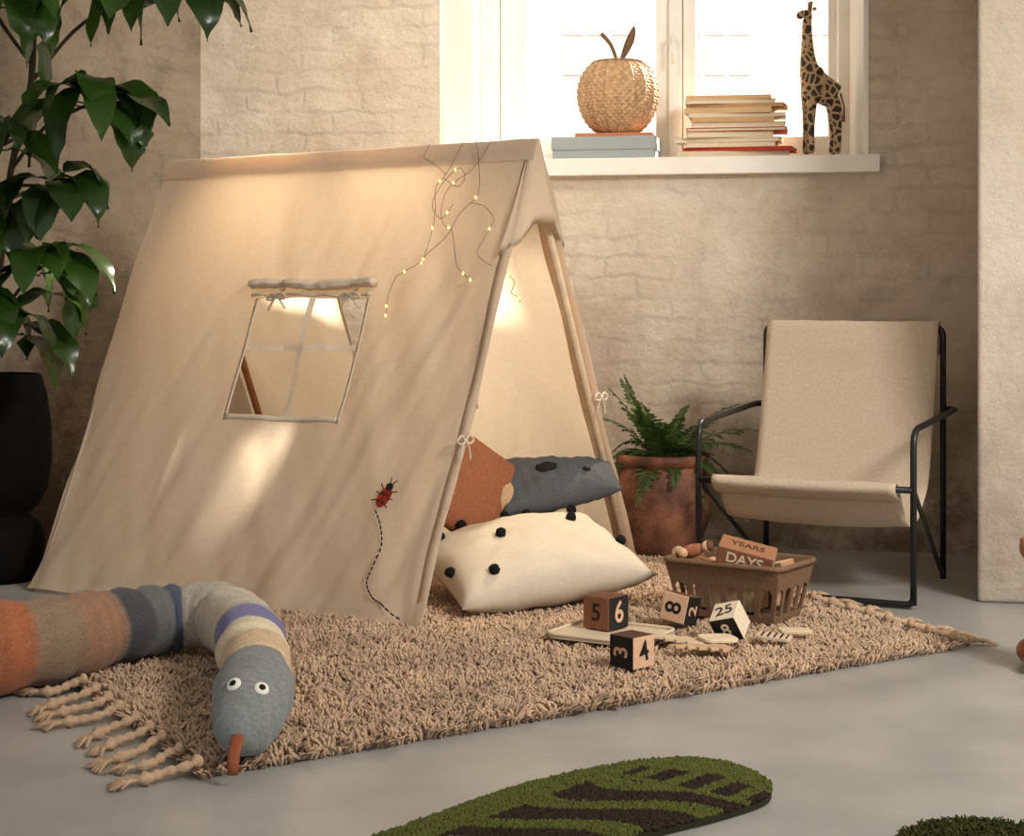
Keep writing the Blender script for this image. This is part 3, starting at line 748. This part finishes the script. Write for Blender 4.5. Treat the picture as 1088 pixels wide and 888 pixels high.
for tgt in ((-.514,3.09,.190),(-.432,3.09,.183)):
    loc,nr,_,_=bv.find_nearest(V(tgt)); 
    if nr.dot(V(tgt)-loc)<0: nr=-nr
    nr=(nr+V((0,-.55,.1))).normalized()
    M=nr.to_track_quat('Z','Y').to_matrix()
    pv,pf=ball(loc+nr*.001,.0140,18,10,(1,1,.4),M); obj('eye',mesh_from(pv,pf),M_eyew,sn,snoff)
    pv,pf=ball(loc+nr*.0056,.0065,16,10,(1,1,.35),M); obj('pupil',mesh_from(pv,pf),M_ink,sn,snoff)
pv,pf=tube([(-.476,3.075,.084),(-.477,3.026,.074),(-.478,3.004,.060),(-.479,2.992,.042),(-.479,2.984,.020)],[.010,.0110,.0110,.0105,.0095],12,flat=.42)
obj('tongue',mesh_from(pv,pf),M_tongue,sn,snoff)

# ---------------------------------------------------------------- crate
cr_a=math.atan2(-.56,.83)
cr=thing('storage_crate','brown plastic slatted crate of toy blocks standing on rug','crate',(.578,4.42,.030),(0,0,cr_a))
def CT(x,y,z):
    t=z/.135; hx=.128+.028*t; hy=.078+.026*t; return (x*hx,y*hy,z)
v=[];f=[]
zl=[0,.016,.056,.074,.084,.118,.140]; NZ=len(zl)
corners=[(-1,-1),(1,-1),(1,1),(-1,1)]
def wall(p,q,ncol):
    base=len(v); xs=[0]
    for k in range(ncol):
        c=(k+.5)/ncol; h=.5/ncol
        for d in (-.66,-.34,.34,.66): xs.append(c+d*h)
    xs.append(1.0)
    for t in xs:
        x=p[0]*(1-t)+q[0]*t;y=p[1]*(1-t)+q[1]*t
        for z in zl: v.append(CT(x,y,z))
    for k in range(len(xs)-1):
        m=(k-1)%4 if 0<k<len(xs)-1 else 3
        for j in range(NZ-1):
            if m in(0,1,2) and j in(1,2): continue
            a=base+k*NZ+j
            if m==0 and j==3: f.append((a+0,a+NZ+1,a+1)); continue
            if m==2 and j==3: f.append((a+NZ,a+NZ+1,a+1)); continue
            if m==1 and j==3: continue
            f.append((a,a+NZ,a+NZ+1,a+1))
wall((-1,-1),(1,-1),6);wall((1,-1),(1,1),4);wall((1,1),(-1,1),6);wall((-1,1),(-1,-1),4)
b=len(v); v+= [CT(x,y,0.002) for x,y in corners]; f.append((b,b+1,b+2,b+3))
o=obj('basket_body',mesh_from(v,f,smooth=False),M_crate,cr); solid(o,.005,0)
rim=fillet([CT(x*1.03,y*1.05,.139) for x,y in corners],.03,5,closed=True)
obj('rim',mesh_from(*tube(rim,.0075,8,cap=False,flat=1.0)),M_crate,cr)

# ---------------------------------------------------------------- blocks
inks={}
def ink(c):
    if c not in inks: inks[c]=mat('ink_'+str(c),c,rough=.7,var=.03)
    return inks[c]
def block(name,label,loc,rot,size,cols,texts,group='number blocks'):
    if isinstance(size,(int,float)): size=(size,)*3
    t=thing(name,label,'toy block',loc,rot,group=group)
    x,y,z=[s/2 for s in size]
    vv,ffc=box(-x,x,-y,y,0,2*z)
    me=mesh_from(vv,ffc,smooth=False)
    mats=[mat('block_'+str(c),c,rough=.7,var=.08,scale=60) for c in cols] # front(-y), right(+x), top, rest
    o=obj('wooden_block',me,mats,t)
    for p in me.polygons:
        n=p.normal
        p.material_index=0 if n.y<-.9 else 1 if n.x>.9 else 2 if n.z>.9 else 3
    bevel(o,.003,2)
    for (face,s,sz,c,r) in texts:
        tm=textmesh(s,sz); q=obj('painted_character',tm,ink(c),t)
        if face=='f': q.location=(0,-y-.0003,z); base=Matrix.Rotation(math.pi/2,4,'X')
        elif face=='r': q.location=(x+.0003,0,z); base=Matrix.Rotation(math.pi/2,4,'Z')@Matrix.Rotation(math.pi/2,4,'X')
        else: q.location=(0,0,2*z+.0003); base=Matrix.Identity(4)
        q.rotation_euler=(base@Matrix.Rotation(r,4,'Z')).to_euler()
    return t
BR=(132,86,62);PE=(210,172,141);DK=(32,28,26);CRM=(222,206,182)
block('number_block','brown and black wooden number block reading 5 and 6',(.225,4.17,.045),(0,0,dg(-40)),.078,[BR,DK,(116,76,54),BR],[('f','5',.058,(40,26,20),0),('r','6',.072,PE,0)])
block('number_block','black and peach wooden number block reading 3 and 4',(.262,3.80,.032),(0,0,dg(-46)),.070,[DK,PE,(84,58,44),BR],[('f','3',.055,PE,dg(90)),('r','4',.062,(24,20,18),dg(10))])
block('number_block','black and peach wooden number block leaning near crate',(.405,4.26,.040),(dg(-10),dg(8),dg(-34)),.070,[PE,DK,(112,74,52),BR],[('f','8',.060,(24,20,18),dg(90)),('r','2',.055,PE,dg(90))])
block('number_block','black block with cream top reading 25 tilted on rug',(.525,4.10,.046),(dg(30),dg(-14),dg(-30)),.066,[DK,CRM,CRM,DK],[('t','25',.046,(70,60,52),dg(15)),('f','8',.045,CRM,0)])
block('word_block','long brown wooden block reading YEARS and DAYS in crate',(.580,4.34,.170),(dg(20),dg(13),dg(-14)),(.140,.065,.050),[(140,92,66),(184,142,110),(158,112,80),(144,92,68)],[('f','DAYS',.038,(232,212,186),0),('t','YEARS',.030,(88,56,40),0)],'crate toys')
block('word_block','light wooden block lying in crate',(.675,4.40,.115),(dg(6),dg(-14),dg(-50)),(.09,.05,.05),[(206,176,140),(180,140,104),(220,192,156),(150,84,56)],[],'crate toys')
block('word_block','pale wooden block lying at bottom of crate',(.56,4.44,.045),(0,0,dg(-34)),(.16,.10,.115),[(206,176,140),(180,140,104),(220,192,156),(150,84,56)],[],'crate toys')
block('word_block','brown wooden block lying in crate beside the dolls',(.49,4.44,.120),(dg(10),dg(16),dg(-10)),(.06,.05,.045),[(150,104,74),(180,140,104),(170,120,84),(150,84,56)],[],'crate toys')
tb=thing('wooden_doll','small wooden peg doll with brown cap lying in crate','toy',(.470,4.47,.185),(dg(70),dg(20),dg(50)))
obj('doll_body',mesh_from(*lathe([(.016,-.03),(.018,-.01),(.014,.015),(.008,.025)],16)),mat('doll_paint',(170,110,80),rough=.6),tb)
obj('doll_head',mesh_from(*ball((0,0,.036),.015,14,10)),mat('doll_face',(224,186,150),rough=.6),tb)
obj('cap',mesh_from(*ball((0,0,.044),.0145,14,8,(1,1,.7))),mat('doll_cap',(110,66,44),rough=.6),tb)
tb=thing('wooden_doll','small wooden peg doll with pale dress lying in crate','toy',(.435,4.50,.173),(dg(80),dg(-40),dg(10)))
obj('doll_body',mesh_from(*lathe([(.018,-.03),(.016,-.01),(.012,.015),(.007,.025)],16)),mat('doll_paint2',(214,190,160),rough=.6),tb)
obj('doll_head',mesh_from(*ball((0,0,.036),.014,14,10)),mat('doll_face2',(214,170,130),rough=.6),tb)
def rrect(w,h,r,n=8):
    out=[]
    for (cx_,cy_,a) in ((w/2-r,h/2-r,0),(-w/2+r,h/2-r,90),(-w/2+r,-h/2+r,180),(w/2-r,-h/2+r,270)):
        for k in range(n+1):
            t=dg(a+90*k/n); out.append((cx_+r*math.cos(t),cy_+r*math.sin(t)))
    return out
ty=thing('toy_tray','thin cream tray with rounded corners on rug','tray',(.235,4.12,.036),(0,0,dg(-30)))
pv,pf=join([prism(rrect(.25,.21,.03),0,.006)]); o=obj('tray_base',mesh_from(pv,pf,smooth=False),mat('cream_lacquer',(214,196,168),rough=.5,var=.04),ty)
rimp=[V((x,y,.009)) for x,y in rrect(.246,.206,.028)]; rimp.append(rimp[0]); obj('tray_rim',mesh_from(*tube(rimp,.0045,8,cap=False)),bpy.data.materials['cream_lacquer'],ty)
def piece(label,loc,rotz,out,c,stripes=None):
    t=thing('puzzle_piece',label,'puzzle piece',loc,(dg(4),dg(3),rotz),group='wooden puzzle pieces')
    pv,pf=prism(out,0,.008); o=obj('wooden_board',mesh_from(pv,pf,smooth=False),mat('piece'+str(c),c,rough=.7,var=.08,scale=40),t); bevel(o,.0015)
    if stripes:
        for s in stripes:
            pv,pf=box(*s,.0078,.0088); obj('painted_stripe',mesh_from(pv,pf,smooth=False),ink((60,50,44)),t)
def tree_out(n,w,h):
    o=[(0,-h/2)]
    for k in range(n): o+= [(w/2*(1-.15*k),-h/2+h*(k+.4)/n),(w/2*(.62-.1*k),-h/2+h*(k+.55)/n)]
    o.append((0,h/2)); l=[(-x,y) for x,y in o[1:-1]][::-1]; return o+l
piece('pale wooden leaf-shaped puzzle piece on rug',(.385,4.03,.040),dg(70),tree_out(5,.10,.14),(216,190,158))
piece('tan wooden puzzle piece with toothed edge on rug',(.425,3.93,.042),dg(100),tree_out(6,.10,.15),(200,168,134))
piece('cream rounded wooden puzzle piece on rug',(.475,4.02,.044),dg(20),rrect(.09,.06,.02),(224,202,172))
piece('cream wooden puzzle piece with thin dark stripes on rug',(.61,4.05,.042),dg(-20),rrect(.08,.045,.008),(208,186,158),[(-.03,-.025,-.020,.020),(-.015,-.010,-.020,.020),(0,.005,-.020,.020),(.015,.020,-.020,.020),(.029,.033,-.020,.020)])
piece('pale wooden bar puzzle piece on rug',(.67,4.12,.042),dg(10),rrect(.08,.035,.006),(214,192,162))

# ---------------------------------------------------------------- green tufted rugs
def inside(poly,x,y):
    c=False;n=len(poly);j=n-1
    for i in range(n):
        if ((poly[i][1]>y)!=(poly[j][1]>y)) and (x<(poly[j][0]-poly[i][0])*(y-poly[i][1])/(poly[j][1]-poly[i][1])+poly[i][0]): c=not c
        j=i
    return c
GO=[(-.175,2.716),(-.03,2.90),(.06,2.99),(.16,3.065),(.25,3.11),(.333,3.118),(.40,3.07),(.437,2.98),(.43,2.90),(.394,2.844),(.31,2.77),(.229,2.71),(.1,2.6),(0,2.5),(-.1,2.42),(-.22,2.4),(-.3,2.47),(-.29,2.58)]
GP=[(p.x,p.y) for p in catmull([(x,y,0) for x,y in GO+[GO[0]]],5)][:-1]
goff=(.1,2.8,0)
gr=thing('tufted_floor_mat','long rounded moss green tufted mat with dark brown stripes','rug',goff)
pv,pf=prism(GP,0.001,.012); obj('mat_backing',mesh_from(pv,pf,smooth=False),mat('mat_backing',(40,40,24),rough=1),gr,goff)
pts=[];cl=[]
gA=np.array(sl((84,88,46)));gB=np.array(sl((54,44,38)))
ax=V((.64,.77,0)).normalized(); px_=V((ax.y,-ax.x,0)); o0=V((.43,2.98,0))
x=-.31; stp=.0042
while x<.45:
    y=2.39
    while y<3.14:
        X=x+random.uniform(-.002,.002);Y=y+random.uniform(-.002,.002)
        if Y>2.6-.3*X and inside(GP,X,Y):
            r=V((X,Y,0))-o0; u_=-r.dot(ax); w_=r.dot(px_)
            if u_<.15:
                s=math.sin((w_+.02)*95+u_*3); dark=s>-.25 and .03+abs(w_+.07)*.3<u_<.13
                if abs(w_+.07)>.135: dark=False
            else:
                s=math.sin(u_*38+2.2*math.sin(w_*14+u_*5)+1.2*noise.noise(V((X*6,Y*6,0)))); dark=s>-.25
                if abs(w_+.07)>.150: dark=False
            pts.append((X,Y,.011)); c=(gB if dark else gA)*(1+random.uniform(-.15,.15)); cl.append(c)
        y+=stp
    x+=stp
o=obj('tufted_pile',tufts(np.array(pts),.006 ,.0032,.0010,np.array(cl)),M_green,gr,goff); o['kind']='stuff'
g2o=(.72,2.61,0)
g2=thing('fluffy_green_mat','shaggy dark green round mat on concrete floor','rug',g2o)
pv,pf=prism([(.72+.13*math.cos(t),2.61+.13*math.sin(t)) for t in np.linspace(0,2*math.pi,40,endpoint=False)],.001,.012)
obj('mat_backing',mesh_from(pv,pf,smooth=False),bpy.data.materials['mat_backing'],g2,g2o)
pts=[];cl=[]
for k in range(5200):
    r=.135*math.sqrt(random.random());t=random.uniform(0,6.283); pts.append((.72+r*math.cos(t),2.61+r*math.sin(t),.006)); cl.append(np.array(sl((60,62,36)))*(1+random.uniform(-.3,.3)))
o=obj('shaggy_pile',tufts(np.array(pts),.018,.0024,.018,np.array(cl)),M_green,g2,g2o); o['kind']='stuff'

# ---------------------------------------------------------------- plush at right
bx=1.242; to=(bx,3.9,0)
tb=thing('teddy_bear','orange-brown plush teddy bear sitting on concrete floor','stuffed toy',to)
v,f=join([ball((bx,3.9,.105),.085,20,14,(1,.9,1.2)),ball((bx-.01,3.9,.265),.066,20,14),ball((bx-.070,3.9,.275),.036,14,10),ball((bx-.075,3.86,.03),.03,14,10,(1.1,1,1)),ball((bx-.06,3.97,.03),.03,14,10,(1.1,1,1)),ball((bx-.045,3.84,.15),.03,12,8,(1,1,1.7)),ball((bx-.045,3.96,.15),.03,12,8,(1,1,1.7))])
me=mesh_from(v,f); o=obj('body',me,M_plush,tb,to); r=o.modifiers.new('r','REMESH'); r.mode='VOXEL'; r.voxel_size=.006; r.use_smooth_shade=True
for y in (3.85,3.95): obj('ear',mesh_from(*ball((bx,y,.325),.022,12,8,(.6,1,1))),M_plush,tb,to)
obj('nose',mesh_from(*ball((bx-.098,3.9,.292),.006,10,8)),M_tongue,tb,to)
for y in (3.875,3.925): obj('eye',mesh_from(*ball((bx-.068,y,.306),.006,10,8)),M_ink,tb,to)

# ---------------------------------------------------------------- sill objects
SZ=1.294; rz=math.atan2(-.196,.981)
p=W(.315,-.075,SZ)
t=thing('keepsake_box','flat grey-blue cardboard box with lid on window sill','box',p,(0,0,rz))
pv,pf=box(-.172,.172,-.095,.095,0,.055); o=obj('box_base',mesh_from(pv,pf,smooth=False),M_boxm,t); bevel(o,.002)
pv,pf=box(-.176,.176,-.099,.099,.030,.074); o=obj('lid',mesh_from(pv,pf,smooth=False),M_boxm,t); bevel(o,.002)
def book(label,loc,rot,w,d,h,cover,group):
    t=thing('book',label,'book',loc,rot,group=group)
    c=mat('cover'+str(cover),cover,rough=.75,var=.06,scale=30)
    pv,pf=join([box(-w/2,w/2,-d/2,d/2,0,.0025),box(-w/2,w/2,-d/2,d/2,h-.0025,h),box(-w/2,w/2,-d/2,-d/2+.003,.0025,h-.0025)] if random.random()<.45 else [box(-w/2,w/2,-d/2,d/2,0,.002),box(-w/2,w/2,-d/2,d/2,h-.002,h),box(-w/2,-w/2+.003,-d/2,d/2,.002,h-.002)])
    obj('cover',mesh_from(pv,pf,smooth=False),c,t)
    pv,pf=box(-w/2+.0035,w/2-.004,-d/2+.0035,d/2-.004,.0021,h-.0021)
    obj('pages',mesh_from(pv,pf,smooth=False),M_page,t)
p=W(.345,-.075,SZ+.0745)
book('thin terracotta book under rattan basket',p,(0,0,rz+.05),.26,.17,.012,(190,122,88),'single books')
z=SZ+.0005
specs=[(.37,.16,.020,(214,196,168)),(.36,.17,.012,(172,54,34)),(.30,.17,.018,(206,186,150)),(.35,.15,.014,(232,222,206)),(.29,.16,.020,(214,188,150)),(.33,.17,.012,(180,90,60)),(.31,.15,.018,(226,208,180)),(.27,.16,.016,(200,164,120)),(.32,.15,.013,(222,206,180)),(.29,.16,.018,(208,176,132)),(.31,.15,.013,(190,150,108)),(.30,.15,.015,(228,212,184)),(.28,.15,.012,(212,172,124))]
names={(172,54,34):'red',(180,90,60):'rust red'}
for i,(w,d,h,c) in enumerate(specs):
    sx=random.uniform(-.02,.02)+(.015 if i==1 else 0); pp_=W(.745+sx,-.085,z)
    nm=names.get(c,'cream' if c[0]>212 else 'tan')
    book(f'worn {nm} paperback lying in stack on window sill',pp_,(0,0,rz+random.uniform(-.09,.09)),w,d,h,c,'stacked books on window sill'); z+=h+.0004
p=W(.352,-.075,SZ+.0745+.0125)
t=thing('rattan_basket','round apple-shaped braided rattan basket with stem and leaf','basket',p,(0,0,rz))
prof=[]; NR=132
for k in range(NR+1):
    th=-1.15+(1.15+1.48)*k/NR; r=.137*math.cos(th)**.90*(1+.05*math.sin(th)); zz=.140*math.sin(th)
    if th>1.05: zz-= .030*((th-1.05)/.43)**1.5
    prof.append((max(r,.002),zz))
zmin=prof[0][1]; prof=[(r,zz-zmin) for r,zz in prof]
def wf(r,z,a,i,k):
    row=i//4; u=(i%4+.5)/4; s=math.cos(a*36+math.pi*(row%2)); rib=max(0,math.cos(a*18))**3
    return r+(.0020*s*math.sin(math.pi*u)+.0024*math.sin(math.pi*u)+.0048*rib-.003)*(1 if r>.02 else 0)
v,f=lathe(prof,288,fn=wf); obj('basket_body',mesh_from(v,f),M_basket,t)
zt_=prof[-1][1]
i0=int(NR*.82); rp=(prof[i0][0]+.002,prof[i0][1])
pv,pf=tube([(rp[0]*math.cos(a),rp[0]*math.sin(a),rp[1]) for a in np.linspace(0,2*math.pi,49)],.0025,6,cap=False); obj('lid_edge',mesh_from(pv,pf),mat('rattan_dark',(150,112,76),rough=.6),t)
M_lf=mat('rattan_leaf',(112,84,60),rough=.7,var=.2,scale=60)
pv,pf=tube(catmull([(0,0,zt_-.006),(-.010,0,zt_+.035),(-.028,0,zt_+.075),(-.056,0,zt_+.108)],5),[.0045+.0002*k for k in range(16)],8)
obj('stem_handle',mesh_from(pv,pf),M_lf,t)
pts=[];rr=[];L=.135
for k in range(15):
    q=k/14; pts.append((.50*L*q*(1.0-.35*(q-.5)),0,zt_-.006+L*q)); rr.append(.0030+.0115*math.sin(math.pi*min(1,q**1.4))**1.1 if k<14 else .001)
vv=[];ff2=[]
for k,(pp0,r0) in enumerate(zip(pts,rr)):
    vv+= [(pp0[0]-r0,pp0[1],pp0[2]),(pp0[0],pp0[1]-.004,pp0[2]),(pp0[0]+r0,pp0[1],pp0[2])]
for k in range(14):
    for j in range(2): ff2.append((k*3+j,k*3+j+1,k*3+j+4,k*3+j+3))
o=obj('leaf_handle',mesh_from(vv,ff2),M_lf,t); solid(o,.004)
mgx=bpy.data.materials.new('spotted_wood'); mgx.use_nodes=True; nt=mgx.node_tree; N=nt.nodes; L_=nt.links
tc=N.new('ShaderNodeTexCoord'); vo=N.new('ShaderNodeTexVoronoi'); vo.feature='DISTANCE_TO_EDGE'; vo.inputs['Scale'].default_value=36
L_.new(tc.outputs['Object'],vo.inputs['Vector']); crp=N.new('ShaderNodeValToRGB'); crp.color_ramp.elements[0].position=.09; crp.color_ramp.elements[1].position=.14
crp.color_ramp.elements[0].color=(*sl((190,158,118)),1); crp.color_ramp.elements[1].color=(*sl((46,32,24)),1)
L_.new(vo.outputs['Distance'],crp.inputs[0]); L_.new(crp.outputs[0],N['Principled BSDF'].inputs['Base Color']); N['Principled BSDF'].inputs['Roughness'].default_value=.45
p=W(1.030,-.08,SZ)
t=thing('giraffe_figurine','carved wooden spotted giraffe figurine standing on window sill','figurine',p,(0,0,rz+.35))
def skin(nodes,edges,name,m,parent,sub=2):
    me=bpy.data.meshes.new(name); me.from_pydata([n[0] for n in nodes],edges,[]); o=bpy.data.objects.new(name,me); COL.objects.link(o); o.parent=parent; me.materials.append(m)
    sk=o.modifiers.new('skin','SKIN'); sk.use_smooth_shade=True
    for i,n in enumerate(nodes): me.skin_vertices[0].data[i].radius=(n[1],n[2] if len(n)>2 else n[1])
    me.skin_vertices[0].data[0].use_root=True; subd(o,sub); return o
nd=[((.012,0,.225),.036,.048),((-.028,0,.250),.033,.046),((.046,0,.205),.032,.040),
    ((-.042,0,.295),.031),((-.044,0,.355),.023),((-.046,0,.41),.018),((-.046,0,.455),.016),((-.038,0,.482),.018),((-.062,0,.476),.0155),((-.082,0,.464),.012),
    ((-.038,.020,.165),.018),((-.040,.021,.09),.013),((-.040,.021,.008),.015),
    ((-.038,-.020,.165),.018),((-.040,-.021,.09),.013),((-.040,-.021,.008),.015),
    ((.050,.020,.150),.020),((.054,.021,.085),.013),((.050,.021,.008),.015),
    ((.050,-.020,.150),.020),((.054,-.021,.085),.013),((.050,-.021,.008),.015)]
ed=[(0,1),(0,2),(1,3),(3,4),(4,5),(5,6),(6,7),(7,8),(8,9),(1,10),(10,11),(11,12),(1,13),(13,14),(14,15),(2,16),(16,17),(17,18),(2,19),(19,20),(20,21)]
skin(nd,ed,'body',mgx,t)
for y in(-1,1):
    obj('ear',mesh_from(*ball((-.028,y*.024,.490),.011,10,8,(.5,1.3,.5))),mat('carved_wood',(150,104,62),rough=.5),t)
    obj('horn',mesh_from(*tube([(-.036,y*.008,.490),(-.034,y*.009,.516)],[.004,.0055],8)),M_wood2,t)
    obj('eye',mesh_from(*ball((-.056,y*.014,.482),.0035,8,6)),M_ink,t)
obj('tail',mesh_from(*tube([(.070,0,.215),(.083,0,.17),(.081,0,.12)],[.004,.003,.006],8)),M_wood2,t)

# ---------------------------------------------------------------- light, world, camera
w=bpy.data.worlds.new('World'); bpy.context.scene.world=w; w.use_nodes=True
bg=w.node_tree.nodes['Background']; bg.inputs[0].default_value=(1,.975,.94,1); bg.inputs[1].default_value=.56
def light(name,typ,loc,target,energy,color,**k):
    l=bpy.data.lights.new(name,typ); l.energy=energy; l.color=color
    for a,b in k.items(): setattr(l,a,b)
    o=bpy.data.objects.new(name,l); COL.objects.link(o); o.location=loc; o.rotation_euler=(V(target)-V(loc)).to_track_quat('-Z','Y').to_euler(); return o
light('sun','SUN',(3,9,5),V((3,9,5))+V((-.60,-.52,-.54)),19,(1,.89,.73),angle=dg(4.5))
light('key_fill','AREA',(2.5,1.6,2.75),(.50,4.65,.4),56,(1,.935,.86),shape='RECTANGLE',size=.9,size_y=.9,spread=dg(100))  # added soft key from front right, not a fixture of the room
light('tent_glow_fill','SPOT',(.95,5.60,2.30),(.16,5.10,.50),190,(1,.86,.66),spot_size=dg(32),spot_blend=.5,shadow_soft_size=.05)  # helper spot above the view, added to make the front canvas glow
light('rear_glow_fill','SPOT',(-.15,5.72,2.35),(-.60,5.40,.55),85,(1,.87,.68),spot_size=dg(46),spot_blend=.7,shadow_soft_size=.08)  # unseen spot added so the rear canvas glows as if by daylight
light('wall_fill','AREA',(-.25,4.9,2.5),(-.55,6.0,1.5),7.5,(1,.92,.80),shape='RECTANGLE',size=.6,size_y=.4,spread=dg(120))  # added area light that brightens the wall left of the window
light('facade_fill','AREA',(1.0,8.4,4.6),(1.0,12.2,2.3),300,(1,.98,.94),shape='RECTANGLE',size=4,size_y=1.5)  # unseen area light added outdoors to whiten the facade
cam=bpy.data.cameras.new('camera'); co=bpy.data.objects.new('camera',cam); COL.objects.link(co)
co.location=(0,0,.85); co.rotation_euler=(math.pi/2,0,0); cam.sensor_width=36; cam.lens=36*1850/1088; cam.shift_y=-135/1088
cam.clip_start=.05; bpy.context.scene.camera=co
bpy.context.scene.view_settings.view_transform='Standard'
bpy.context.scene.view_settings.look='None'
